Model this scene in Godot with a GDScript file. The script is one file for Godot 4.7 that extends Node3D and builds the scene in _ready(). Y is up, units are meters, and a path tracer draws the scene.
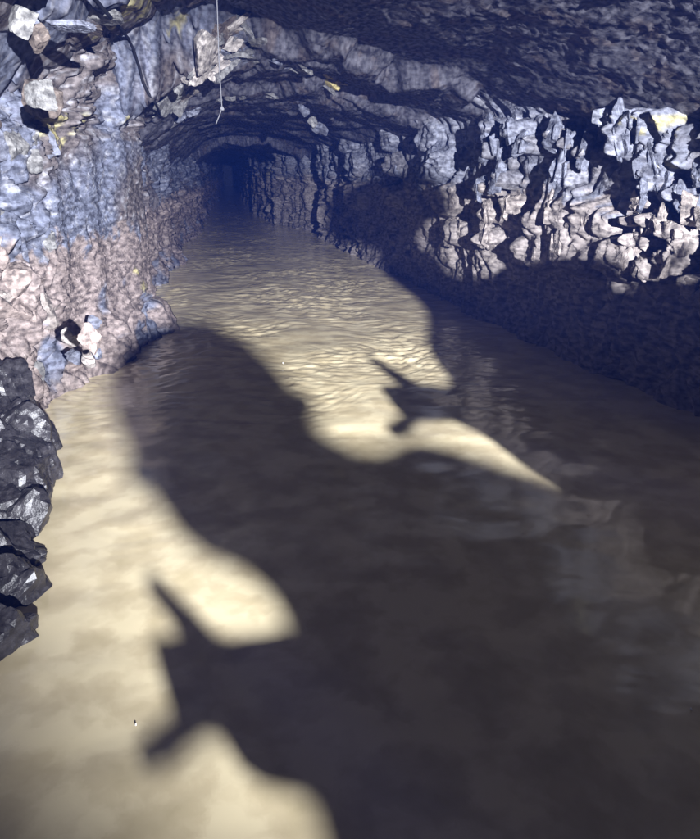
extends Node3D
# A flooded mine tunnel lit by one work lamp hung behind the camera; two people between lamp and water throw the large shadows.

const EYE := Vector3(0, 1.4, 0)
const FOCAL := 700.0          # of the 700 x 839 photograph, in its pixels
const PITCH := 19.8
const YAW := 9.3
const LAMP_AT := Vector3(1.0, 1.95, 3.0)
const BED := -0.12            # tunnel floor under the water

var rng := RandomNumberGenerator.new()
var n_soft := FastNoiseLite.new()
var n_mid := FastNoiseLite.new()
var n_fine := FastNoiseLite.new()
var n_warp := FastNoiseLite.new()
var n_block := FastNoiseLite.new()
var n_crack := FastNoiseLite.new()
var n_small_block := FastNoiseLite.new()
var n_small_crack := FastNoiseLite.new()
var mat := {}
var rock_shapes: Array = []
var pebble_shapes: Array = []
var dice := PackedFloat32Array()
var used_names := {}
var right_bumps: Array = []
var left_paint: Array = []
var right_paint: Array = []

# ------------------------------------------------------------------ helpers
func pixel_ray(px: float, py: float) -> Vector3:
	var p := deg_to_rad(PITCH)
	var y := deg_to_rad(YAW)
	var r := px - 350.0
	var u := 419.5 - py
	var up := u * cos(p) - FOCAL * sin(p)
	var fw := FOCAL * cos(p) + u * sin(p)
	return Vector3(fw * sin(y) + r * cos(y), up, -fw * cos(y) + r * sin(y)) / FOCAL

func on_water(px: float, py: float) -> Vector3:
	var d := pixel_ray(px, py)
	return EYE + d * (-EYE.y / d.y)

func on_side(px: float, py: float, x: float) -> Vector3:
	var d := pixel_ray(px, py)
	return EYE + d * ((x - EYE.x) / d.x)

func at_depth(px: float, py: float, z: float) -> Vector3:
	var d := pixel_ray(px, py)
	return EYE + d * ((z - EYE.z) / d.z)

func table(keys: Array, z: float) -> float:
	# keys [z, value] with falling z
	if z >= keys[0][0]:
		return keys[0][1]
	for i in range(1, keys.size()):
		if z >= keys[i][0]:
			var a: float = keys[i - 1][0]
			var b: float = keys[i][0]
			return lerpf(keys[i - 1][1], keys[i][1], smoothstep(0.0, 1.0, (a - z) / (a - b)))
	return keys[-1][1]

func numbered(called: String) -> String:
	if not used_names.has(called):
		used_names[called] = 0
		return called
	used_names[called] += 1
	return "%s_%03d" % [called, used_names[called]]

func mesh_node(called: String, m: Mesh, material: Material, parent: Node = self) -> MeshInstance3D:
	var o := MeshInstance3D.new()
	o.name = numbered(called) if parent == self else called
	o.mesh = m
	o.material_override = material
	parent.add_child(o, true)
	return o

func tag(o: Node, label: String, category := "", group := "", kind := "") -> void:
	if label: o.set_meta("label", label)
	if category: o.set_meta("category", category)
	if group: o.set_meta("group", group)
	if kind: o.set_meta("kind", kind)

func noise(n: FastNoiseLite, kind: int, frequency: float, octaves := 3, fractal := FastNoiseLite.FRACTAL_FBM) -> void:
	n.noise_type = kind
	n.frequency = frequency
	n.fractal_type = fractal if octaves > 1 else FastNoiseLite.FRACTAL_NONE
	n.fractal_octaves = octaves

# ------------------------------------------------------------------ textures and materials
func noise_texture(kind: int, frequency: float, octaves: int, s: int, stops: Array, size := 1024, warp := 0.0, normal := 0.0, fractal := FastNoiseLite.FRACTAL_FBM) -> NoiseTexture2D:
	var n := FastNoiseLite.new()
	noise(n, kind, frequency, octaves, fractal)
	n.seed = s
	if warp > 0.0:
		n.domain_warp_enabled = true
		n.domain_warp_amplitude = warp
		n.domain_warp_frequency = frequency * 0.7
		n.domain_warp_fractal_octaves = 4
	var t := NoiseTexture2D.new()
	t.width = size
	t.height = size
	t.seamless = true
	t.noise = n
	if normal > 0.0:
		t.as_normal_map = true
		t.bump_strength = normal
	if stops.size():
		var g := Gradient.new()
		g.offsets = PackedFloat32Array(stops.map(func(a): return a[0]))
		g.colors = PackedColorArray(stops.map(func(a): return a[1]))
		t.color_ramp = g
	return t

func grey(v: float) -> Color:
	return Color(v, v, v)

func build_materials() -> void:
	var grain := noise_texture(FastNoiseLite.TYPE_SIMPLEX, 0.012, 6, 11, [[0.0, Color(0.36, 0.36, 0.38)], [0.35, Color(0.62, 0.61, 0.6)], [0.5, Color(0.8, 0.79, 0.78)], [0.65, Color(0.92, 0.91, 0.9)], [0.85, Color(1, 1, 1)]])
	var pits := noise_texture(FastNoiseLite.TYPE_SIMPLEX, 0.018, 6, 31, [], 1024, 10.0, 14.0, FastNoiseLite.FRACTAL_RIDGED)
	var layers := noise_texture(FastNoiseLite.TYPE_SIMPLEX, 0.012, 5, 41, [], 1024, 6.0, 12.0, FastNoiseLite.FRACTAL_RIDGED)

	var rock := StandardMaterial3D.new()
	rock.vertex_color_use_as_albedo = true
	rock.albedo_texture = grain
	rock.uv1_triplanar = true
	rock.uv1_world_triplanar = true
	rock.uv1_scale = Vector3(1.45, 1.6, 0.6)
	rock.roughness = 0.75
	rock.metallic_specular = 0.28
	rock.normal_enabled = true
	rock.normal_texture = pits
	rock.normal_scale = 0.42
	mat.rock = rock
	var dull: StandardMaterial3D = rock.duplicate()
	dull.roughness = 1.0
	dull.metallic_specular = 0.08
	mat.dull = dull
	dull.normal_scale = 0.1

	var looks := {
		"slate": [Color(0.16, 0.172, 0.22), 0.6], "grey": [Color(0.2, 0.2, 0.2), 0.6], "brown": [Color(0.15, 0.125, 0.11), 0.6], "mud": [Color(0.29, 0.24, 0.222), 0.75],
		"pale": [Color(0.4, 0.37, 0.35), 0.6], "wet": [Color(0.035, 0.033, 0.037), 0.42], "ochre": [Color(0.42, 0.36, 0.16), 0.7], "crust": [Color(0.31, 0.275, 0.255), 0.75], "roof_tone": [Color(0.035, 0.035, 0.042), 0.6]}
	for k in looks:
		var m: StandardMaterial3D = rock.duplicate()
		m.vertex_color_use_as_albedo = false
		m.albedo_color = (looks[k][0] as Color).linear_to_srgb()
		m.roughness = looks[k][1]
		mat[k] = m
	mat.wet.metallic_specular = 0.4
	mat.wet.clearcoat_enabled = true
	mat.wet.clearcoat = 0.3
	mat.wet.clearcoat_roughness = 0.3
	var strata: StandardMaterial3D = mat.brown.duplicate()
	strata.normal_texture = layers
	strata.uv1_scale = Vector3(0.7, 3.2, 0.7)
	mat.strata = strata

	var water := StandardMaterial3D.new()
	water.albedo_texture = noise_texture(FastNoiseLite.TYPE_SIMPLEX, 0.006, 5, 61, [[0.0, Color(0.85, 0.84, 0.81)], [0.4, Color(0.92, 0.91, 0.9)], [0.55, Color(0.96, 0.955, 0.95)], [0.7, Color(1, 1, 1)]], 1024, 60.0)
	water.albedo_color = Color(0.57, 0.49, 0.315).linear_to_srgb()
	water.uv1_triplanar = true
	water.uv1_world_triplanar = true
	water.uv1_scale = Vector3(0.55, 0.55, 0.55)
	water.roughness = 0.13
	water.metallic_specular = 0.5
	mat.water = water

	mat.bed = mat.mud
	var plain := {"wire": [Color(0.05, 0.05, 0.055), 0.5, 0.0], "dark_line": [Color(0.01, 0.01, 0.011), 0.9, 0.0], "lamp_body": [Color(0.01, 0.01, 0.01), 0.8, 0.0], "foam": [Color(0.75, 0.73, 0.68), 0.5, 0.0],
		"suit": [Color(0.008, 0.008, 0.01), 0.9, 0.0], "helmet": [Color(0.012, 0.012, 0.012), 0.6, 0.0], "skin": [Color(0.45, 0.27, 0.2), 0.5, 0.0], "boot": [Color(0.02, 0.02, 0.02), 0.4, 0.0]}
	for k in plain:
		var m := StandardMaterial3D.new()
		m.albedo_color = (plain[k][0] as Color).linear_to_srgb()
		m.roughness = plain[k][1]
		m.metallic = plain[k][2]
		m.metallic_specular = 0.2
		mat[k] = m
	var glow := StandardMaterial3D.new()
	glow.albedo_color = Color(0.9, 0.93, 1)
	glow.emission_enabled = true
	glow.emission = Color(0.92, 0.95, 1)
	glow.emission_energy_multiplier = 4.0
	mat.glow = glow

# ------------------------------------------------------------------ the tunnel's form
const LEFT_KEYS := [[3.0, -1.2], [-2.0, -1.12], [-3.0, -1.18], [-4.0, -1.2], [-4.5, -1.2], [-4.95, -1.08], [-5.5, -0.93], [-6.2, -0.76], [-6.55, -0.72], [-6.75, -0.95], [-7.2, -1.12], [-8.5, -1.1], [-9.5, -0.98], [-11.3, -0.9], [-11.6, -0.93], [-12.0, -1.12], [-14.0, -1.0], [-17.0, -0.78], [-20.0, -0.85], [-24.0, -0.8], [-36.0, -0.6], [-60.0, -0.5]]
const RIGHT_KEYS := [[3.0, 2.9], [-2.0, 2.85], [-3.2, 2.76], [-5.0, 2.56], [-7.0, 2.4], [-9.5, 2.25], [-12.0, 2.08], [-14.6, 1.92], [-15.0, 1.86], [-15.4, 1.9], [-15.6, 2.25], [-16.4, 2.1], [-17.0, 1.7], [-20.0, 1.1], [-24.0, 0.85], [-36.0, 0.65], [-60.0, 0.5]]

func near_points(list: Array, x: float) -> Array:
	# pixel blobs [px, py, r px] as points [z, y, r metres] on the wall at x
	var out := []
	for b in list:
		var c := on_side(b[0], b[1], x)
		var e := on_side(b[0], b[1] + b[2], x)
		out.append([c.z, c.y, absf(e.y - c.y), b[3] if b.size() > 3 else 1.0])
	return out

func facet(a: float, b: float, tilt: float) -> Vector2:
	# broken faces: (height of the tilted face, falling to nothing at the joints; distance to the next joint), in cells
	var ia := floori(a)
	var ib := floori(b)
	var first := 9.0
	var second := 9.0
	var who := 0
	var da := 0.0
	var db := 0.0
	for i in range(-1, 2):
		for j in range(-1, 2):
			var k := (((ia + i) * 73 + (ib + j) * 179) & 1023) * 5
			var ea := ia + i + dice[k] - a
			var eb := ib + j + dice[k + 1] - b
			var d := ea * ea + eb * eb
			if d < first:
				second = first
				first = d
				who = k
				da = ea
				db = eb
			elif d < second:
				second = d
	var edge := sqrt(second) - sqrt(first)
	return Vector2((dice[who + 2] * 0.9 + 0.1 + ((dice[who + 3] - 0.5) * da + (dice[who + 4] - 0.5) * db) * tilt) * smoothstep(0.0, 0.34, edge), edge)

func left_x(z: float, y: float) -> float:
	var x := table(LEFT_KEYS, z)
	var slab := smoothstep(-4.6, -5.0, z) * smoothstep(-6.75, -6.5, z) * smoothstep(0.25, 0.5, y) * smoothstep(1.75, 1.5, y)   # the smooth-faced buttress
	var rough := 1.0 - 0.8 * slab
	var layered := smoothstep(1.5, 1.7, y)
	x += n_soft.get_noise_3d(z, y, 3.0) * 0.15 * rough
	var wz := n_warp.get_noise_2d(y, z)
	var wy := n_warp.get_noise_2d(z + 40.0, y)
	var big := facet((z + wz * 0.15) * 2.6, (y + wy * 0.15) * 3.4, 1.6)
	x += (big.x - 0.4) * 0.1 * rough * (1.0 - 0.4 * layered)
	var small := facet((z + wz * 0.22 + y * 0.2) * (3.0 - 1.0 * slab) + 31.0, (y + wy * 0.22 - z * 0.12) * (6.5 + 4.0 * slab + 8.0 * layered) + 17.0, 2.2)
	x += (small.x - 0.4) * 0.028 * (1.0 - 0.7 * slab)
	x += (n_fine.get_noise_3d(z * 0.22, y, 1.0) * 0.014 + n_mid.get_noise_3d(z * 0.3, y, 2.0) * 0.018) * (1.0 - 0.7 * slab)
	# bedding: thin ledges running along the tunnel
	var bed := (y + z * 0.03 + n_soft.get_noise_2d(z * 1.4, 77.0) * 0.1) / 0.06
	var k := floori(bed)
	x += (dice[((k * 37 + floori(z * 1.9 + k * 0.37) * 11) & 1023) * 5] - 0.5) * 0.11 * layered
	# foot spreads a little at the water
	x += smoothstep(0.35, -0.1, y) * 0.1
	# haunch leans in
	x += smoothstep(1.75, 2.5, y) * 0.22
	return x

func right_bump(z: float, y: float) -> float:
	var ragged := n_mid.get_noise_3d(z * 1.6, y * 1.0, 30.0) * 0.6 + n_fine.get_noise_3d(z, y * 0.7, 60.0) * 0.15
	var best := -1.0
	var lean := 0.5
	for b in right_bumps:
		var dy: float = y - b[1]
		if absf(dy) > b[2] * 1.7:
			continue
		var dz: float = (z - b[0]) * 0.55     # the wall is seen aslant: one pixel spans more depth than height
		if absf(dz) > b[2] * 1.7:
			continue
		var s: float = 1.0 - sqrt(dz * dz + dy * dy) / b[2]
		if s > best:
			best = s
			lean = clampf(0.5 - dz / b[2] * 0.5, 0.0, 1.0)      # each mass stands out most at its inner end
	return smoothstep(-0.38, 0.02, best + ragged * 0.45) * (0.85 + 0.3 * lean)

func right_x(z: float, y: float) -> float:
	var x := table(RIGHT_KEYS, z)
	x += n_soft.get_noise_3d(z, y, 13.0) * 0.06
	var wz := n_warp.get_noise_2d(y * 0.8, z + 9.0)
	var wy := n_warp.get_noise_2d(z + 80.0, y)
	var show := smoothstep(-13.5, -11.5, z)
	var bump := right_bump(z, y) if z > -13.5 and z < -2.2 else 0.0
	x -= bump * 0.17
	# upright flutes, deeper farther in
	var rib := facet((z + wz * 0.25) * 2.6 + 9.0, (y + wy * 0.3) * 0.7 + 3.0, 1.2)
	x -= (rib.x - 0.4) * (0.07 + 0.1 * (1.0 - show))
	var small := facet((z + wz * 0.2) * 5.5 + 70.0, (y + wy * 0.2 + z * 0.25) * 2.6 + 20.0, 2.2)
	x -= (small.x - 0.4) * 0.045
	x += n_mid.get_noise_3d(z * 1.3, y * 0.5, 40.0) * 0.025
	x += n_fine.get_noise_3d(z, y * 0.6, 21.0) * 0.012
	x -= smoothstep(0.3, -0.1, y) * 0.08
	x -= smoothstep(1.8, 2.2, y) * 0.4
	return x

func roof_y(x: float, z: float) -> float:
	# height of the roof: shaped to rise unlit away from the lamp, with three ragged steps down into the hill
	z += n_soft.get_noise_2d(x * 1.3, 5.0 + z * 0.1) * 0.5 + n_mid.get_noise_2d(x * 0.8, z * 0.3) * 0.3
	var left := smoothstep(0.75, 0.1, x)
	var top := table([[5.0, 2.24], [-2.0, 2.3 + 0.12 * left], [-4.5, 2.33 + 0.22 * left], [-6.1, 2.38 + 0.24 * left], [-6.62, 2.27], [-7.9, 2.3], [-8.45, 2.16], [-12.0, 2.14], [-16.6, 2.1], [-16.9, 1.92], [-36.0, 1.85]], z)
	var centre := table([[3.0, 0.55], [-6.3, 0.5], [-8.5, 0.42], [-17.0, 0.3], [-24.0, 0.05], [-60.0, 0.0]], z)
	var half := table([[3.0, 1.75], [-6.0, 1.7], [-6.62, 1.5], [-9.0, 1.55], [-17.0, 1.3], [-36.0, 0.8]], z)
	if x > centre:
		half = table([[3.0, 2.05], [-9.0, 2.05], [-14.0, 1.8], [-17.0, 1.6], [-36.0, 0.9]], z)
	var u := clampf(absf(x - centre) / half, 0.0, 1.6)
	var drop := 0.72 * pow(u, 2.4) if x < centre else table([[-5.0, 0.6], [-7.0, 0.5], [-12.0, 0.42]], z) * pow(u, 2.2)
	var y := top - drop
	var flattened := smoothstep(0.1, 0.5, x) * smoothstep(-6.5, -6.2, z)      # roof relief flattened over the near chamber so it catches less light
	y += n_soft.get_noise_3d(x * 0.9, z * 0.5, 55.0) * 0.06 * (1.0 - 0.6 * flattened)
	y += n_mid.get_noise_3d(x, z * 0.5, 65.0) * 0.02 * (1.0 - 0.5 * flattened)
	var haunch := smoothstep(0.25, -0.25, x) * smoothstep(-6.9, -6.5, z)
	y -= facet(x * (2.0 + 2.5 * haunch) + 11.0, z * 1.6, 1.0).x * (0.05 + 0.05 * haunch - 0.035 * flattened)
	y += n_fine.get_noise_3d(x, z, 85.0) * 0.012
	return y

func painted(list: Array, z: float, y: float, ragged: float) -> float:
	var best := 0.0
	for b in list:
		var dz: float = (z - b[0]) * 0.5
		var dy: float = y - b[1]
		if absf(dz) > b[2] * 1.6 or absf(dy) > b[2] * 1.6:
			continue
		best = maxf(best, (1.0 - sqrt(dz * dz + dy * dy) / b[2] + ragged) * b[3])
	return best

func rock_color(z: float, y: float, left: bool) -> Color:
	var patch := n_mid.get_noise_3d(z * 0.3, y * 0.3, 120.0)
	var speck := n_fine.get_noise_3d(z * 1.3, y * 1.3, 140.0)
	var slate := Color(0.15, 0.165, 0.225)
	var umber := Color(0.13, 0.115, 0.115)
	var c := slate.lerp(umber, smoothstep(-0.1, 0.25, patch + (0.25 if left and y > 1.6 else -0.05)))
	if not left:
		c = Color(0.2, 0.212, 0.265).lerp(Color(0.19, 0.185, 0.2), smoothstep(-0.1, 0.25, patch))
	c = c.lerp(Color(0.4, 0.41, 0.46), smoothstep(0.22, 0.42, speck) * 0.6)
	# dried mud below the old flood line
	var line := (0.93 if left else 1.2) + n_soft.get_noise_2d(z * 3.0, 210.0) * 0.1 + n_fine.get_noise_2d(z * 0.8, y * 0.8) * 0.12
	var mud := smoothstep(line + 0.025, line - 0.025, y)
	if left:
		mud *= smoothstep(-0.35, -0.1, n_mid.get_noise_3d(z * 0.8, y * 0.8, 160.0) + smoothstep(0.3, 0.5, y) * 0.35)
	c = c.lerp(Color(0.29, 0.24, 0.222) if left else Color(0.31, 0.275, 0.255), mud * 0.92)
	var stain := painted(left_paint if left else right_paint, z, y, speck * 1.3)
	c = c.lerp(Color(0.44, 0.4, 0.18), smoothstep(0.3, 0.6, stain) * 0.75)
	return c

func sheet(rows: PackedFloat32Array, columns: PackedFloat32Array, place: Callable, colour: Callable, flip: bool) -> ArrayMesh:
	var w := columns.size()
	var h := rows.size()
	var v := PackedVector3Array()
	var c := PackedColorArray()
	v.resize(w * h)
	c.resize(w * h)
	for i in h:
		for j in w:
			var p: Vector3 = place.call(rows[i], columns[j])
			v[i * w + j] = p
			c[i * w + j] = colour.call(p)
	var n := PackedVector3Array()
	n.resize(w * h)
	for i in h:
		for j in w:
			var a := v[i * w + mini(j + 1, w - 1)] - v[i * w + maxi(j - 1, 0)]
			var b := v[mini(i + 1, h - 1) * w + j] - v[maxi(i - 1, 0) * w + j]
			var m := a.cross(b).normalized()
			n[i * w + j] = -m if flip else m
	var index := PackedInt32Array()
	index.resize((w - 1) * (h - 1) * 6)
	var k := 0
	for i in h - 1:
		for j in w - 1:
			var a := i * w + j
			var q := [a, a + 1, a + w + 1, a, a + w + 1, a + w] if flip else [a, a + w + 1, a + 1, a, a + w, a + w + 1]
			for e in q:
				index[k] = e
				k += 1
	var arrays := []
	arrays.resize(Mesh.ARRAY_MAX)
	arrays[Mesh.ARRAY_VERTEX] = v
	arrays[Mesh.ARRAY_NORMAL] = n
	arrays[Mesh.ARRAY_COLOR] = c
	arrays[Mesh.ARRAY_INDEX] = index
	var m := ArrayMesh.new()
	m.add_surface_from_arrays(Mesh.PRIMITIVE_TRIANGLES, arrays)
	return m

func depths(first: float, last: float, finest: float, share: float, nearest := -1.5) -> PackedFloat32Array:
	var out := PackedFloat32Array()
	var z := first
	while z > last:
		out.append(z)
		z -= maxf(finest, share * absf(z)) if z < nearest else 0.12
	out.append(last)
	return out

func even(a: float, b: float, step: float) -> PackedFloat32Array:
	var out := PackedFloat32Array()
	var n := int(ceil((b - a) / step))
	for i in n + 1:
		out.append(lerpf(a, b, float(i) / n))
	return out

# ------------------------------------------------------------------ loose and embedded rock
func icosphere(level: int) -> Array:
	var t := (1.0 + sqrt(5.0)) / 2.0
	var v: Array = []
	for p in [[-1, t, 0], [1, t, 0], [-1, -t, 0], [1, -t, 0], [0, -1, t], [0, 1, t], [0, -1, -t], [0, 1, -t], [t, 0, -1], [t, 0, 1], [-t, 0, -1], [-t, 0, 1]]:
		v.append(Vector3(p[0], p[1], p[2]).normalized())
	var f: Array = [[0, 11, 5], [0, 5, 1], [0, 1, 7], [0, 7, 10], [0, 10, 11], [1, 5, 9], [5, 11, 4], [11, 10, 2], [10, 7, 6], [7, 1, 8], [3, 9, 4], [3, 4, 2], [3, 2, 6], [3, 6, 8], [3, 8, 9], [4, 9, 5], [2, 4, 11], [6, 2, 10], [8, 6, 7], [9, 8, 1]]
	for l in level:
		var g: Array = []
		var mid := {}
		for a in f:
			var m: Array = []
			for e in 3:
				var i: int = mini(a[e], a[(e + 1) % 3])
				var j: int = maxi(a[e], a[(e + 1) % 3])
				if not mid.has(i * 10000 + j):
					mid[i * 10000 + j] = v.size()
					v.append(((v[i] + v[j]) * 0.5).normalized())
				m.append(mid[i * 10000 + j])
			g.append_array([[a[0], m[0], m[2]], [a[1], m[1], m[0]], [a[2], m[2], m[1]], [m[0], m[1], m[2]]])
		f = g
	return [v, f]

func rock_shape(level: int, cuts: int, s: int) -> ArrayMesh:
	# a broken stone: a ball cut by random planes, with a little unevenness
	var r := RandomNumberGenerator.new()
	r.seed = s
	var planes: Array = []
	for d in [Vector3.RIGHT, Vector3.LEFT, Vector3.UP, Vector3.DOWN, Vector3.BACK, Vector3.FORWARD]:
		planes.append([(d + Vector3(r.randfn(), r.randfn(), r.randfn()) * 0.22).normalized(), r.randf_range(0.5, 0.75)])
	for i in cuts:
		planes.append([Vector3(r.randfn(), r.randfn(), r.randfn()).normalized(), r.randf_range(0.6, 0.95)])
	var ball := icosphere(level)
	var v: Array = []
	for d in ball[0]:
		var far := 1.25
		for p in planes:
			var c: float = d.dot(p[0])
			if c > 0.01:
				far = minf(far, p[1] / c)
		far *= 1.0 + n_mid.get_noise_3d(d.x * 0.5 + s, d.y * 0.5, d.z * 0.5) * 0.09 + n_fine.get_noise_3d(d.x * 0.45, d.y * 0.45 + s, d.z * 0.45) * 0.05
		v.append(d * far)
	var st := SurfaceTool.new()
	st.begin(Mesh.PRIMITIVE_TRIANGLES)
	st.set_smooth_group(-1)
	for a in ball[1]:
		for k in [0, 2, 1]:
			st.add_vertex(v[a[k]])
	st.generate_normals()
	return st.commit()

func stone(called: String, parent: Node, at: Vector3, size: Vector3, material: Material, small := false, turn := Vector3.INF) -> MeshInstance3D:
	var shapes := pebble_shapes if small else rock_shapes
	var o := mesh_node(called, shapes[rng.randi() % shapes.size()], material, parent)
	var b := Basis.from_euler(turn if turn != Vector3.INF else Vector3(rng.randf_range(0, TAU), rng.randf_range(0, TAU), rng.randf_range(0, TAU)))
	o.transform = Transform3D(b.scaled_local(size) if turn == Vector3.INF else b * Basis.from_scale(size), at)
	return o

func wall_stone(wall: Node, px: float, py: float, size_px: float, left: bool, kinds: Array, squash := Vector3.ONE) -> void:
	# a stone standing proud of the wall where the photograph shows it
	var p := on_side(px, py, -1.1 if left else 2.25)
	for i in 3:
		p = on_side(px, py, left_x(p.z, p.y) if left else right_x(p.z, p.y))
	if p.z > -1.2 or p.z < -20.0:
		return
	var r := size_px / FOCAL * EYE.distance_to(p)
	p.x += (-0.8 if left else 0.8) * r
	stone("rock", wall, p, Vector3(r, r, r) * squash * rng.randf_range(0.85, 1.15), mat[kinds[rng.randi() % kinds.size()]], size_px < 11)

# ------------------------------------------------------------------ people: bones joined in a distance field, meshed as surface nets
func flesh(st: SurfaceTool, bones: Array, cell: float, blend: float) -> void:
	var lo := Vector3.INF
	var hi := -Vector3.INF
	for b in bones:
		var r: float = maxf(b[2], b[3]) + blend + cell * 2.0
		lo = lo.min(b[0].min(b[1]) - Vector3.ONE * r)
		hi = hi.max(b[0].max(b[1]) + Vector3.ONE * r)
	var n := Vector3i(((hi - lo) / cell).ceil()) + Vector3i.ONE
	var d := PackedFloat32Array()
	d.resize(n.x * n.y * n.z)
	d.fill(1.0)
	for b in bones:
		var a: Vector3 = b[0]
		var ab: Vector3 = b[1] - a
		var len2 := maxf(ab.length_squared(), 1e-8)
		var ra: float = b[2]
		var rb: float = b[3]
		var r: float = maxf(ra, rb) + blend + cell * 2.0
		var flat: float = b[4] if b.size() > 4 else 1.0       # thinner along z
		var from := Vector3i(((a.min(b[1]) - Vector3.ONE * r - lo) / cell).floor()).max(Vector3i.ZERO)
		var to := Vector3i(((a.max(b[1]) + Vector3.ONE * r - lo) / cell).ceil()).min(n - Vector3i.ONE)
		for z in range(from.z, to.z + 1):
			for y in range(from.y, to.y + 1):
				for x in range(from.x, to.x + 1):
					var p := lo + Vector3(x, y, z) * cell - a
					var t := clampf(p.dot(ab) / len2, 0.0, 1.0)
					var q := p - ab * t
					q.z *= flat
					var s := q.length() - lerpf(ra, rb, t)
					var i := (z * n.y + y) * n.x + x
					var h := maxf(blend - absf(d[i] - s), 0.0) / blend
					d[i] = minf(d[i], s) - h * h * blend * 0.25
	var at := {}
	var points := PackedVector3Array()
	var step := [1, n.x, n.x * n.y]
	for z in n.z - 1:
		for y in n.y - 1:
			for x in n.x - 1:
				var i := (z * n.y + y) * n.x + x
				var inside := 0
				var corners := PackedFloat32Array()
				for c in 8:
					var w := d[i + (c & 1) + ((c >> 1) & 1) * n.x + (c >> 2) * n.x * n.y]
					corners.append(w)
					inside += int(w < 0.0)
				if inside == 0 or inside == 8:
					continue
				var sum := Vector3.ZERO
				var count := 0
				for c in 8:
					for axis in 3:
						var e := c | (1 << axis)
						if e != c and (corners[c] < 0.0) != (corners[e] < 0.0):
							var f := corners[c] / (corners[c] - corners[e])
							var p := Vector3(c & 1, (c >> 1) & 1, c >> 2)
							p[axis] += f
							sum += p
							count += 1
				at[i] = points.size()
				points.append(lo + (Vector3(x, y, z) + sum / count) * cell)
	for i in at:
		for axis in 3:
			var e: int = i + step[axis]
			if (d[i] < 0.0) == (d[e] < 0.0):
				continue
			var u: int = step[(axis + 1) % 3]
			var v: int = step[(axis + 2) % 3]
			if not (at.has(i - u) and at.has(i - v) and at.has(i - u - v)):
				continue
			var q := [at[i], at[i - u], at[i - u - v], at[i - v]]
			if d[i] < 0.0:
				q.reverse()
			for k in [0, 1, 2, 0, 2, 3]:
				st.add_vertex(points[q[k]])

func fleshed(bones: Array, cell: float, blend: float, extra: Array = []) -> ArrayMesh:
	var st := SurfaceTool.new()
	st.begin(Mesh.PRIMITIVE_TRIANGLES)
	st.set_smooth_group(0)
	flesh(st, bones, cell, blend)
	for e in extra:
		flesh(st, e[0], e[1], e[2])
	st.index()
	st.generate_normals()
	return st.commit()

func v3(a: Array) -> Vector3:
	return Vector3(a[0], a[1], a[2])

func hand_bones(wrist: Vector3, k: float) -> Array:
	# a left hand pointing to -x: thumb up, little finger out, three fingers folded
	var o := func(x, y, z): return wrist + Vector3(x, y, z) * k
	var b: Array = []
	b.append([o.call(0.03, 0, 0), o.call(-0.04, 0.004, 0), 0.043 * k, 0.044 * k])
	b.append([o.call(-0.03, 0.004, -0.01), o.call(-0.07, 0.002, -0.012), 0.036 * k, 0.03 * k])
	for f in 4:
		var y := 0.03 - f * 0.02
		b.append([o.call(-0.03, y * 0.7, 0), o.call(-0.085, y, 0), 0.014 * k, 0.0125 * k])
	for f in 3:       # folded: knuckle, then back towards the palm
		var y := 0.03 - f * 0.02
		b.append([o.call(-0.085, y, 0), o.call(-0.098, y, -0.03), 0.0105 * k, 0.0095 * k])
		b.append([o.call(-0.098, y, -0.03), o.call(-0.06, y, -0.042), 0.0095 * k, 0.0085 * k])
	b.append([o.call(-0.085, -0.03, 0), o.call(-0.118, -0.043, -0.004), 0.0155 * k, 0.0145 * k])
	b.append([o.call(-0.118, -0.043, -0.004), o.call(-0.15, -0.052, -0.008), 0.0145 * k, 0.013 * k])
	b.append([o.call(-0.01, 0.02, -0.005), o.call(-0.04, 0.062, -0.008), 0.024 * k, 0.0185 * k])
	b.append([o.call(-0.04, 0.062, -0.008), o.call(-0.072, 0.105, -0.01), 0.018 * k, 0.0145 * k])
	return b

func lathe(profile: Array, sides := 24) -> ArrayMesh:
	# profile of [radius, height], about the y axis
	var st := SurfaceTool.new()
	st.begin(Mesh.PRIMITIVE_TRIANGLES)
	st.set_smooth_group(0)
	for i in profile.size() - 1:
		for s in sides:
			var a := TAU * s / sides
			var b := TAU * (s + 1) / sides
			var p := [Vector3(cos(a) * profile[i][0], profile[i][1], sin(a) * profile[i][0]), Vector3(cos(b) * profile[i][0], profile[i][1], sin(b) * profile[i][0]), Vector3(cos(b) * profile[i + 1][0], profile[i + 1][1], sin(b) * profile[i + 1][0]), Vector3(cos(a) * profile[i + 1][0], profile[i + 1][1], sin(a) * profile[i + 1][0])]
			for k in [0, 1, 2, 0, 2, 3]:
				st.add_vertex(p[k])
	st.index()
	st.generate_normals()
	return st.commit()

func tube(path: Array, radius: float, sides := 8) -> ArrayMesh:
	var st := SurfaceTool.new()
	st.begin(Mesh.PRIMITIVE_TRIANGLES)
	st.set_smooth_group(0)
	var rings: Array = []
	for i in path.size():
		var d: Vector3 = (path[mini(i + 1, path.size() - 1)] - path[maxi(i - 1, 0)]).normalized()
		var u := d.cross(Vector3(0.3, 0.1, 1.0)).normalized()
		var w := d.cross(u)
		var ring: Array = []
		for s in sides:
			var a := TAU * s / sides
			ring.append(path[i] + (u * cos(a) + w * sin(a)) * radius)
		rings.append(ring)
	for i in rings.size() - 1:
		for s in sides:
			var q := [rings[i][s], rings[i][(s + 1) % sides], rings[i + 1][(s + 1) % sides], rings[i + 1][s]]
			for k in [0, 2, 1, 0, 3, 2]:
				st.add_vertex(q[k])
	st.index()
	st.generate_normals()
	return st.commit()

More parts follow.
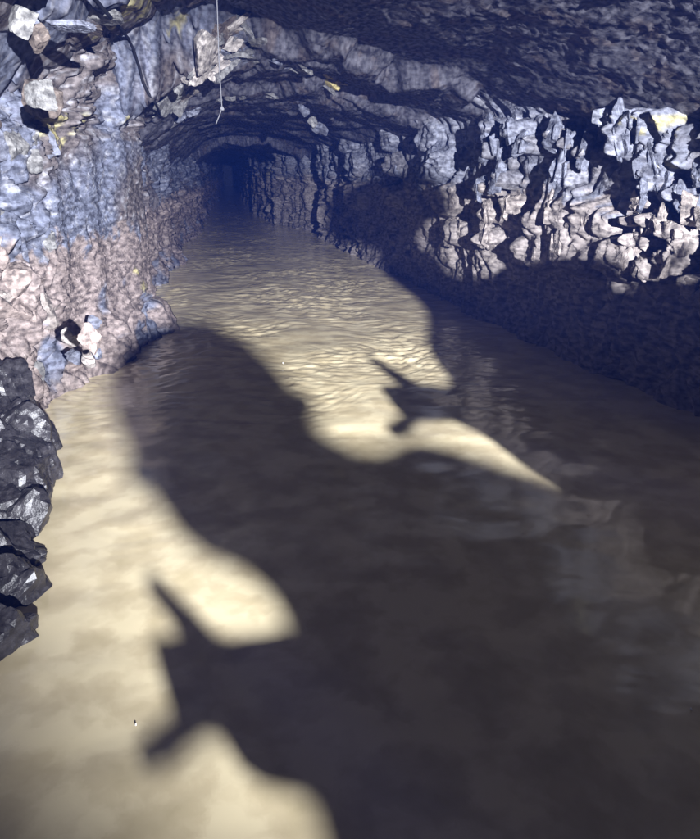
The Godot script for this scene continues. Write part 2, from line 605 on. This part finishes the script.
func person(label: String, bones: Array, hand: Array, head: Vector3, tilt: float, helmet_r: float, base: Vector3) -> void:
	var root := Node3D.new()
	root.name = numbered("person")
	add_child(root)
	root.position = base
	tag(root, label, "person", "people standing between lamp and water")
	var shift := func(list): return list.map(func(b): return [b[0] - base, b[1] - base] + b.slice(2))
	var h := head - base
	# one skin: head, neck and hands; clothing lies over the limbs
	var t := Basis(Vector3(0, 0, 1), tilt)
	var face: Array = [[h + t * Vector3(0, 0.03, 0.01), h + t * Vector3(0, 0.0, -0.005), 0.088, 0.082], [h + t * Vector3(0, -0.02, -0.03), h + t * Vector3(0, -0.085, -0.045), 0.068, 0.04],
		[h + t * Vector3(0, 0.0, -0.092), h + t * Vector3(0, -0.035, -0.108), 0.012, 0.017], [h + t * Vector3(-0.02, -0.068, -0.088), h + t * Vector3(0.02, -0.068, -0.088), 0.011, 0.011],
		[h + t * Vector3(-0.09, 0.01, 0.0), h + t * Vector3(-0.09, -0.035, 0.0), 0.018, 0.012], [h + t * Vector3(0.09, 0.01, 0.0), h + t * Vector3(0.09, -0.035, 0.0), 0.018, 0.012],
		[h + t * Vector3(-0.05, 0.025, -0.082), h + t * Vector3(0.05, 0.025, -0.082), 0.016, 0.016]]
	var body := fleshed(shift.call(bones), 0.02, 0.05, [[shift.call(hand), 0.005, 0.008], [face, 0.008, 0.012]])
	var b := mesh_node("body", body, mat.suit, root)
	var eye_ball := SphereMesh.new()
	eye_ball.radius = 0.011
	eye_ball.height = 0.022
	for s in [-1, 1]:
		var e := mesh_node("eye", eye_ball, mat.skin, root)
		e.position = h + t * Vector3(0.033 * s, 0.002, -0.083)
	var k := helmet_r
	var shell := mesh_node("helmet", lathe([[k * 0.93, -0.012], [k * 1.12, -0.014], [k * 1.12, -0.004], [k, 0.004], [k * 0.985, k * 0.35], [k * 0.9, k * 0.65], [k * 0.7, k * 0.9], [k * 0.4, k * 1.03], [0.001, k * 1.07]]), mat.helmet, root)
	shell.transform = Transform3D(t, h + t * Vector3(0, 0.03, 0.005))
	var l := mesh_node("helmet_lamp", lathe([[0.001, 0], [0.026, 0], [0.03, 0.02], [0.024, 0.032], [0.001, 0.032]], 16), mat.lamp_body, shell)
	l.transform = Transform3D(Basis(Vector3(1, 0, 0), -PI / 2), Vector3(0, k * 0.4, -k * 0.98))

# ------------------------------------------------------------------ the scene
func _ready() -> void:
	# --- camera, sky, exposure, lamp light
	var cam := Camera3D.new()
	cam.name = "camera"
	cam.fov = rad_to_deg(2.0 * atan(419.5 / FOCAL))
	cam.position = EYE
	cam.rotation = Vector3(deg_to_rad(-PITCH), deg_to_rad(-YAW), 0)
	cam.near = 0.05
	cam.far = 200.0
	add_child(cam)
	cam.current = true

	var env := Environment.new()
	env.background_mode = Environment.BG_SKY
	var sky := Sky.new()
	var night := ProceduralSkyMaterial.new()
	night.sky_top_color = Color(0.02, 0.025, 0.04)
	night.sky_horizon_color = Color(0.03, 0.035, 0.05)
	night.ground_bottom_color = Color(0.01, 0.01, 0.012)
	night.ground_horizon_color = Color(0.03, 0.035, 0.05)
	sky.sky_material = night
	env.sky = sky
	env.background_energy_multiplier = 0.1
	env.tonemap_mode = Environment.TONE_MAPPER_LINEAR
	env.tonemap_exposure = 1.0
	env.sdfgi_enabled = true
	env.ssao_enabled = true
	env.ssil_enabled = true
	env.fog_enabled = true
	env.fog_density = 0.0028
	env.fog_light_color = Color(0.3, 0.46, 1.0)
	var around := WorldEnvironment.new()
	around.name = "environment"
	around.environment = env
	add_child(around)

	var beam := SpotLight3D.new()
	beam.name = "work_lamp"
	beam.light_color = Color(0.96, 0.97, 1.0)
	beam.light_energy = 540.0
	beam.light_size = 0.027
	beam.spot_angle = 28.0
	beam.spot_angle_attenuation = 1.0
	beam.spot_range = 60.0
	beam.spot_attenuation = 2.0
	beam.shadow_enabled = true
	beam.look_at_from_position(LAMP_AT, Vector3(0.65, 1.45, -7.0), Vector3.UP)
	add_child(beam)

	rng.seed = 7
	for i in 1024 * 5:
		dice.append(rng.randf())
	noise(n_soft, FastNoiseLite.TYPE_SIMPLEX, 0.8, 3)
	noise(n_mid, FastNoiseLite.TYPE_SIMPLEX, 2.6, 4)
	noise(n_fine, FastNoiseLite.TYPE_SIMPLEX, 9.0, 4)
	for n in [[n_block, 3.2, FastNoiseLite.RETURN_CELL_VALUE], [n_crack, 3.2, FastNoiseLite.RETURN_DISTANCE2_SUB], [n_small_block, 9.0, FastNoiseLite.RETURN_CELL_VALUE], [n_small_crack, 9.0, FastNoiseLite.RETURN_DISTANCE2_SUB]]:
		noise(n[0], FastNoiseLite.TYPE_CELLULAR, n[1], 1)
		n[0].cellular_return_type = n[2]
		n[0].cellular_jitter = 1.0
	noise(n_warp, FastNoiseLite.TYPE_SIMPLEX, 2.0, 2)
	n_warp.seed = 8
	n_soft.seed = 3
	n_mid.seed = 4
	n_fine.seed = 5
	build_materials()
	for i in 14:
		rock_shapes.append(rock_shape(3, 2 + i % 4, 100 + i))
		pebble_shapes.append(rock_shape(2, 2 + i % 3, 200 + i))

	# --- where the photograph shows lit masses of rock on the right wall: [px, py, radius px]
	right_bumps = near_points([
		[335, 140, 11], [333, 170, 10], [330, 200, 9], [326, 226, 7], [362, 140, 13], [366, 165, 13], [368, 195, 12], [392, 140, 9], [396, 165, 10], [396, 195, 10], [425, 135, 14], [430, 165, 14], [440, 200, 13], [447, 232, 11],
		[477, 128, 7], [482, 150, 8], [487, 180, 8], [491, 205, 8], [474, 188, 6], [476, 215, 7], [474, 238, 7], [499, 128, 8], [507, 145, 8], [526, 134, 7], [534, 142, 7], [546, 152, 7],
		[531, 172, 9], [527, 190, 15], [530, 210, 22], [518, 232, 22], [552, 225, 18], [508, 250, 18], [540, 250, 22], [572, 260, 18], [597, 272, 11],
		[574, 116, 10], [590, 124, 15], [590, 145, 15], [605, 130, 18], [608, 155, 15], [628, 140, 15], [632, 160, 12], [637, 176, 6], [601, 171, 9],
		[605, 184, 8], [620, 193, 10], [632, 204, 9], [638, 219, 6], [590, 203, 5], [601, 222, 8], [616, 232, 9], [624, 246, 8], [588, 240, 8], [612, 264, 12], [632, 285, 10], [585, 222, 6],
		[656, 95, 9], [672, 100, 11], [689, 96, 10], [672, 119, 9], [668, 140, 9], [652, 143, 8], [683, 152, 8], [686, 172, 9], [690, 193, 9], [697, 216, 11], [690, 238, 10], [678, 247, 8], [686, 264, 10], [664, 271, 10], [674, 288, 10], [657, 158, 6], [660, 178, 6], [667, 248, 7], [650, 262, 7], [710, 160, 14], [715, 200, 14], [715, 250, 14], [712, 110, 12], [676, 225, 7], [645, 300, 14], [690, 300, 12]], 2.2)
	left_paint = near_points([[42, 118, 20, 1.3], [48, 134, 16, 1.3], [34, 103, 12, 1.2], [58, 124, 9], [102, 287, 8, 1.3], [97, 273, 6, 1.3], [8, 12, 12], [4, 30, 8], [112, 60, 8], [80, 120, 6], [60, 65, 6]], -1.1)
	right_paint = near_points([[618, 122, 12, 1.2], [600, 127, 9], [588, 118, 7], [686, 170, 6], [684, 185, 6], [611, 165, 6], [340, 128, 14], [330, 150, 12], [350, 140, 10], [300, 150, 10], [310, 170, 8]], 2.2)

	# --- the setting
	var walls := depths(5.2, -60.0, 0.014, 0.0042, -1.6)
	var heights := even(-0.2, 2.66, 0.0165)
	var wall_left := mesh_node("left_wall", sheet(walls, heights, func(z, y): return Vector3(left_x(z, y), y, z), func(p): return rock_color(p.z, p.y, true), false), mat.rock)
	tag(wall_left, "", "", "", "structure")
	print("left wall ", Time.get_ticks_msec())
	var wall_right := mesh_node("right_wall", sheet(depths(5.2, -60.0, 0.014, 0.0042, -2.3), heights, func(z, y): return Vector3(right_x(z, y), y, z), func(p): return rock_color(p.z, p.y, false), true), mat.rock)
	tag(wall_right, "", "", "", "structure")
	print("right wall ", Time.get_ticks_msec())
	var roof_tone := func(p: Vector3):  # roof rock colour, blending into the wall rock on the left
		var c := Color(0.13, 0.132, 0.155).lerp(Color(0.13, 0.115, 0.115), smoothstep(0.15, 0.4, n_mid.get_noise_3d(p.x, p.z, 300.0)))
		c = c.lerp(rock_color(p.z, 1.9 + p.x * 0.5, true), smoothstep(0.2, 0.05, p.x + n_mid.get_noise_3d(p.x, p.z, 320.0) * 0.4) * smoothstep(-7.1, -6.8, p.z) * smoothstep(-2.0, -3.0, p.z))
		return c.lerp(Color(0.2, 0.2, 0.23), smoothstep(0.25, 0.4, n_fine.get_noise_3d(p.x, p.z, 310.0)) * 0.5)
	var roof := mesh_node("ceiling", sheet(depths(5.2, -60.0, 0.024, 0.0065), even(-2.2, 2.75, 0.024), func(z, x): return Vector3(x, roof_y(x, z), z), roof_tone, true), mat.dull)
	tag(roof, "", "", "", "structure")
	print("ceiling ", Time.get_ticks_msec())
	for s in [[5.1, "end_wall"], [-59.8, "end_wall"]]:
		var e := mesh_node(s[1], sheet(even(-2.2, 3.2, 0.1), even(-0.2, 2.9, 0.1), func(x, y): return Vector3(x, y, s[0] + n_mid.get_noise_2d(x, y) * 0.15), func(p): return Color(0.16, 0.17, 0.21), s[0] > 0), mat.rock)
		tag(e, "", "", "", "structure")
	var floor_bed := mesh_node("tunnel_floor", sheet(even(-60.2, 5.4, 0.4), even(-2.2, 3.4, 0.2), func(z, x): return Vector3(x, BED - 0.02 + n_soft.get_noise_2d(x, z) * 0.02, z), func(p): return Color(0.3, 0.25, 0.18), false), mat.rock)
	tag(floor_bed, "", "", "", "structure")

	# water: long low ripples across the tunnel, livelier farther in
	var ripple := FastNoiseLite.new()
	noise(ripple, FastNoiseLite.TYPE_SIMPLEX, 1.0, 3)
	ripple.seed = 12
	var swell := FastNoiseLite.new()
	noise(swell, FastNoiseLite.TYPE_SIMPLEX, 1.0, 2)
	swell.seed = 14
	var surface := func(z, x):
		var live := 0.05 + 0.95 * smoothstep(-3.0, -6.0, z)
		var bend: float = swell.get_noise_2d(x * 0.8, z * 0.8) * 0.25
		var y: float = (ripple.get_noise_2d(x * 2.6 + bend * 2.0, (z + bend) * 6.0) * 0.009 + ripple.get_noise_2d((x + z * 0.4) * 4.5 + 70.0, (z - x * 0.25) * 9.0) * 0.005) * live * (0.75 + 0.9 * swell.get_noise_2d(x * 0.5 + 9.0, z * 0.45)) + swell.get_noise_2d(x * 1.1 + 50.0, z * 1.6) * 0.006
		return Vector3(x, y, z)
	var water := mesh_node("water", sheet(depths(5.3, -60.0, 0.012, 0.0035, -0.8), even(-1.6, 3.05, 0.016), surface, func(p): return Color.WHITE, false), mat.water)
	tag(water, "", "", "", "structure")
	print("water ", Time.get_ticks_msec())

	# --- stones in the left wall: the broken blocks at the near end
	for i in 95:
		var py := rng.randf_range(95, 400)
		var px := rng.randf_range(-25, 62 if py < 330 else 48)
		var kinds := ["grey", "slate", "brown", "grey"] if py < 215 else ["mud", "mud", "grey", "crust"]
		wall_stone(wall_left, px, py, rng.randf_range(9, 24), true, kinds)
	for i in 20:      # pale lumps at the foot of the buttress
		var t := rng.randf()
		wall_stone(wall_left, lerpf(28, 108, t) + rng.randf_range(-6, 6), lerpf(405, 352, t) - rng.randf_range(0, 38), rng.randf_range(6, 14), true, ["crust", "mud", "slate", "pale"])
	for i in 12:
		wall_stone(wall_left, rng.randf_range(0, 60), rng.randf_range(0, 95), rng.randf_range(8, 15), true, ["grey", "brown", "slate"], Vector3(1.1, 0.8, 1.2))
	# the far edge of the buttress
	for i in 22:
		wall_stone(wall_left, rng.randf_range(128, 150), rng.randf_range(190, 320), rng.randf_range(5, 10), true, ["slate", "pale", "grey"])
	# thin beds of slate along the upper left
	for i in 26:
		var px := rng.randf_range(85, 160)
		var py := rng.randf_range(-5, 88)
		var p := on_side(px, py, -1.0)
		for k in 3:
			p = on_side(px, py, left_x(p.z, p.y))
		if p.z > -1.5 or p.z < -6.8:
			continue
		stone("slab", wall_left, p - Vector3(0.11, 0, 0), Vector3(0.15, rng.randf_range(0.02, 0.045), rng.randf_range(0.08, 0.18)), mat[["grey", "slate", "brown", "strata"][rng.randi() % 4]], false, Vector3(rng.randf_range(-0.06, 0.06), rng.randf_range(-0.3, 0.3), rng.randf_range(-0.25, 0.1)))
	# --- slabs left standing along the steps of the roof
	for q in [[155, 118, 185, 88, 9, 12, "grey"], [180, 92, 222, 62, 9, 14, "pale"], [205, 60, 246, 20, 11, 18, "pale"], [196, 50, 238, 14, 9, 9, "brown"], [228, 56, 262, 50, 9, 10, "slate"], [240, 36, 262, 42, 8, 6, "slate"], [268, 58, 300, 66, 5, 5, "slate"], [300, 68, 330, 80, 7, 5, "grey"], [322, 78, 347, 86, 7, 5, "ochre"], [168, 126, 200, 104, 6, 6, "slate"], [215, 99, 280, 94, 4, 6, "grey"], [296, 104, 330, 140, 5, 5, "slate"]]:
		for i in q[5]:
			var t := rng.randf()
			var deep: float = -6.35 if q[1] < 95 else -8.2 if q[0] > 160 else -6.5
			var p := at_depth(lerpf(q[0], q[2], t) + rng.randfn(0.0, 2.0), lerpf(q[1], q[3], t) + rng.randfn(0.0, 0.45) * q[4], deep + rng.randf_range(-0.2, 0.0))
			var sight := (p - EYE).normalized()
			for step in 60:
				var e := EYE + sight * (3.5 + step * 0.1)
				if e.y > roof_y(e.x, e.z) or step == 59:
					p = e if step < 59 else p
					break
			var w: float = q[4] * rng.randf_range(0.6, 1.2) / FOCAL * EYE.distance_to(p)
			stone("block", roof, p, Vector3(w * rng.randf_range(0.8, 2.2), w * rng.randf_range(0.35, 0.9), w * 1.5), mat[q[6] if rng.randf() < 0.7 else "grey"], false, Vector3(rng.randf_range(-0.5, 0.5), rng.randf_range(-0.8, 0.8), rng.randf_range(-0.4, 0.4) + atan2(-(q[3] - q[1]), q[2] - q[0])))
	# --- broken blocks on the right wall
	for b in right_bumps:
		for i in 3:
			var z: float = b[0] + rng.randfn(0.0, 0.45) * b[2] / 0.55
			var y: float = b[1] + rng.randfn(0.0, 0.45) * b[2]
			if z < -9.5 or y < 0.1 or y > 1.72:
				continue
			var w := rng.randf_range(0.03, 0.07) * clampf(absf(z) / 4.5, 0.8, 1.5)
			stone("shard", wall_right, Vector3(right_x(z, y) + w * 0.45, y, z), Vector3(w * 0.6, w * rng.randf_range(1.3, 2.6), w * rng.randf_range(0.7, 1.4)), mat["crust" if y < 1.2 + rng.randf_range(-0.06, 0.06) else "slate"], false, Vector3(rng.randf_range(-0.35, 0.35), rng.randf_range(-0.6, 0.6), rng.randf_range(-0.3, 0.3)))
	print("stones ", Time.get_ticks_msec())

	# --- wet dark rocks heaped at the water's edge
	var heap := [[12, 640, 22], [20, 598, 26], [4, 606, 20], [28, 565, 20], [8, 560, 24], [26, 530, 22], [4, 520, 24], [36, 500, 18], [16, 488, 24], [38, 470, 18], [20, 455, 24], [2, 462, 22], [40, 440, 16], [24, 425, 20], [6, 425, 20], [34, 410, 14], [14, 398, 18], [4, 380, 14]]
	for i in heap.size() * 2:
		var h: Array = heap[i / 2]
		var px: float = h[0] - 7.0 + rng.randf_range(-16, 8) * (i % 2)
		var py: float = h[1] + rng.randf_range(-14, 14) * (i % 2)
		var p := at_depth(px, py, lerpf(-2.0, -3.6, clampf((640.0 - py) / 240.0, 0, 1)))
		p.y = maxf(p.y, -0.02)
		var r: float = h[2] / FOCAL * EYE.distance_to(p) * rng.randf_range(1.1, 1.8)
		var o := stone("wet_rock", self, p, Vector3(r, r * 0.8, r), mat.wet)
		tag(o, "dark wet angular rock in the heap at the left water's edge", "rock", "wet rocks heaped at the water's edge")

	# --- hanging wire with a knotted end
	var line: Array = []
	for q in [[215.5, -45], [216, -20], [217, 0], [218, 30], [219, 60], [220.5, 85], [221.5, 100], [222, 108], [220, 114], [218, 119], [216, 124]]:
		line.append(at_depth(q[0], q[1], -3.3))
	line[0].y = roof_y(line[0].x, line[0].z) + 0.02
	var wire := Node3D.new()
	wire.name = "hanging_wire"
	add_child(wire)
	wire.position = line[0]
	tag(wire, "thin pale wire hanging from the roof with a small knot near its end", "wire")
	mesh_node("strand", tube(line.map(func(p): return p - line[0]), 0.0022), mat.wire, wire)
	var knot := mesh_node("knot", pebble_shapes[0], mat.wire, wire)
	knot.transform = Transform3D(Basis.from_scale(Vector3(0.008, 0.011, 0.008)), line[7] - line[0])

	# --- thin black line, run as a tube along the upper left rock
	var run: Array = []
	for q in [[86, -18], [96, 0], [106, 12], [117, 24], [128, 38], [133, 48], [139, 66], [143, 82], [149, 94], [156, 104], [160, 114]]:
		var sight := pixel_ray(q[0], q[1])
		for step in 400:
			var p := EYE + sight * (3.0 + step * 0.01)
			if p.x < left_x(p.z, p.y) + 0.03 or p.y > roof_y(p.x, p.z) - 0.03 or step == 399:
				run.append(p)
				break
	var dark_line := mesh_node("dark_line", tube(run, 0.011), mat.dark_line)
	tag(dark_line, "thin black line running down the layered rock above the buttress", "dark_line")

	# --- flecks of foam
	for f in [[283, 363], [136, 725], [208, 212], [226, 233], [181, 262], [691, 710]]:
		var p := on_water(f[0], f[1])
		var r := 1.7 / FOCAL * EYE.distance_to(p)
		if f[1] < 240:
			continue
		var o := stone("foam_fleck", self, p + Vector3(0, 0.003, 0), Vector3(r * 0.6, 0.003, r * 1.1), mat.foam, true, Vector3(0, rng.randf() * TAU, 0))
		tag(o, "tiny white fleck floating on the muddy water", "foam fleck", "flecks floating on the water")

	# --- the people whose shadows fall on the water
	var z1 := 1.45
	var bones_one: Array = []
	for b in [[0.837, 1.34, z1, 0.781, 1.458, z1, 0.065, 0.058], [0.801, 1.284, z1, 0.98, 1.369, z1, 0.078, 0.098], [0.97, 1.369, z1, 1.104, 1.346, z1, 0.098, 0.082], [0.855, 1.36, z1, 0.832, 1.433, z1, 0.077, 0.066], [0.91, 1.27, z1, 0.93, 0.88, z1, 0.165, 0.16, 1.3], [0.87, 0.84, z1, 0.98, 0.84, z1, 0.14, 0.14],
		[0.84, 0.82, z1, 0.82, 0.42, z1 - 0.02, 0.1, 0.075], [0.82, 0.42, z1 - 0.02, 0.81, -0.06, z1 + 0.02, 0.075, 0.055], [0.81, -0.07, z1 + 0.02, 0.79, -0.08, z1 - 0.13, 0.05, 0.045], [1.02, 0.82, z1, 1.04, 0.42, z1 - 0.02, 0.1, 0.075], [1.04, 0.42, z1 - 0.02, 1.06, -0.06, z1 + 0.02, 0.075, 0.055], [1.06, -0.07, z1 + 0.02, 1.08, -0.08, z1 - 0.13, 0.05, 0.045],
		[0.785, 1.311, z1, 0.774, 1.27, z1, 0.047, 0.058], [0.783, 1.284, z1, 0.715, 1.175, 1.2, 0.062, 0.062], [0.715, 1.17, 1.2, 0.53, 1.036, 0.86, 0.066, 0.058], [0.77, 1.2, z1, 0.76, 0.9, z1, 0.1, 0.12], [0.73, 1.47, z1, 0.83, 1.39, z1, 0.1, 0.06],
		[1.09, 1.345, z1, 1.17, 1.08, z1, 0.068, 0.055], [1.17, 1.08, z1, 1.15, 0.86, z1 - 0.1, 0.053, 0.04], [1.15, 0.86, z1 - 0.1, 1.14, 0.78, z1 - 0.13, 0.036, 0.028]]:
		bones_one.append([Vector3(b[0], b[1], b[2]), Vector3(b[3], b[4], b[5]), b[6], b[7], b[8] if b.size() > 8 else 1.0])
	person("person in black overalls with head tilted, stretching one hand out forward", bones_one, hand_bones(Vector3(0.511, 1.05, 0.85), 0.9), Vector3(0.755, 1.48, z1), 0.2, 0.124, Vector3(0.93, BED, z1))
	var z2 := 0.1
	var bones_two: Array = []
	for b in [[1.376, 1.361, z2, 1.298, 1.53, z2, 0.07, 0.06], [1.282, 1.242, z2, 1.506, 1.421, z2, 0.088, 0.092], [1.41, 1.242, z2, 1.39, 0.88, z2, 0.18, 0.165, 1.3], [1.34, 0.84, z2, 1.45, 0.84, z2, 0.14, 0.14],
		[1.31, 0.82, z2, 1.29, 0.42, z2, 0.1, 0.075], [1.29, 0.42, z2, 1.28, -0.06, z2 + 0.02, 0.075, 0.055], [1.28, -0.07, z2 + 0.02, 1.26, -0.08, z2 - 0.13, 0.05, 0.045], [1.49, 0.82, z2, 1.51, 0.42, z2, 0.1, 0.075], [1.51, 0.42, z2, 1.52, -0.06, z2 + 0.02, 0.075, 0.055], [1.52, -0.07, z2 + 0.02, 1.54, -0.08, z2 - 0.13, 0.05, 0.045],
		[1.25, 1.242, z2, 1.225, 1.06, z2, 0.062, 0.055], [1.225, 1.06, z2, 1.15, 1.132, z2, 0.05, 0.037], [1.15, 1.134, z2, 1.085, 1.146, z2, 0.037, 0.036],
		[1.53, 1.42, z2, 1.581, 1.18, z2, 0.092, 0.082], [1.571, 1.18, z2, 1.58, 0.92, z2 - 0.02, 0.07, 0.05], [1.58, 0.92, z2 - 0.02, 1.59, 0.84, z2 - 0.03, 0.036, 0.03]]:
		bones_two.append([Vector3(b[0], b[1], b[2]), Vector3(b[3], b[4], b[5]), b[6], b[7], b[8] if b.size() > 8 else 1.0])
	person("person in black overalls leaning sideways beside an added bag, one hand held up", bones_two, hand_bones(Vector3(1.08, 1.147, z2), 1.0), Vector3(1.256, 1.67, z2), 0.3, 0.1, Vector3(1.4, BED, z2))
	var bag := Node3D.new()  # unseen bag, added only to widen the shadow at the right
	bag.name = "shadow_bag"
	add_child(bag)
	bag.position = Vector3(1.73, 0.74, z2)
	tag(bag, "tall dark cylindrical bag added beside one person to block light at the right", "bag")
	mesh_node("sack", lathe([[0.001, 0.0], [0.12, 0.0], [0.145, 0.03], [0.15, 0.3], [0.148, 0.6], [0.13, 0.66], [0.06, 0.7], [0.001, 0.71]]), mat.suit, bag)
	mesh_node("strap", tube([Vector3(-0.05, 0.6, 0.13), Vector3(-0.06, 0.75, 0.08), Vector3(-0.06, 0.78, 0.0), Vector3(-0.06, 0.75, -0.08), Vector3(-0.05, 0.6, -0.13)], 0.012), mat.dark_line, bag)
	print("people ", Time.get_ticks_msec())

	# --- the work lamp itself, hung from the roof
	var lamp := Node3D.new()
	lamp.name = "hanging_work_lamp"
	add_child(lamp)
	lamp.transform = beam.transform
	tag(lamp, "round black work lamp hanging on a cord behind the people", "lamp")
	var turn := Basis(Vector3(1, 0, 0), PI / 2)
	var housing := mesh_node("housing", lathe([[0.001, 0.16], [0.02, 0.155], [0.035, 0.13], [0.05, 0.06], [0.055, 0.012], [0.05, 0.012], [0.03, 0.02], [0.001, 0.02]]), mat.lamp_body, lamp)
	housing.basis = turn
	var lens := mesh_node("lamp_lens", lathe([[0.001, 0.016], [0.022, 0.016], [0.022, 0.019], [0.001, 0.019]]), mat.glow, lamp)
	lens.basis = turn
	var shade := BoxMesh.new()
	shade.size = Vector3(0.3, 0.006, 0.46)
	var added_hood := mesh_node("added_hood", shade, mat.lamp_body, lamp)  # unseen plate, added to keep the beam off the roof
	added_hood.transform = lamp.transform.affine_inverse() * Transform3D(Basis(), LAMP_AT + Vector3(0, 0.022, -0.2))
	var up := lamp.transform.affine_inverse()
	var hook := mesh_node("cord", tube([up * (LAMP_AT + Vector3(0, 0.065, 0.0)), up * Vector3(LAMP_AT.x, 2.2, LAMP_AT.z), up * Vector3(LAMP_AT.x, roof_y(1.0, 3.1) + 0.05, LAMP_AT.z)], 0.004), mat.dark_line, lamp)
	hook.name = "cord"
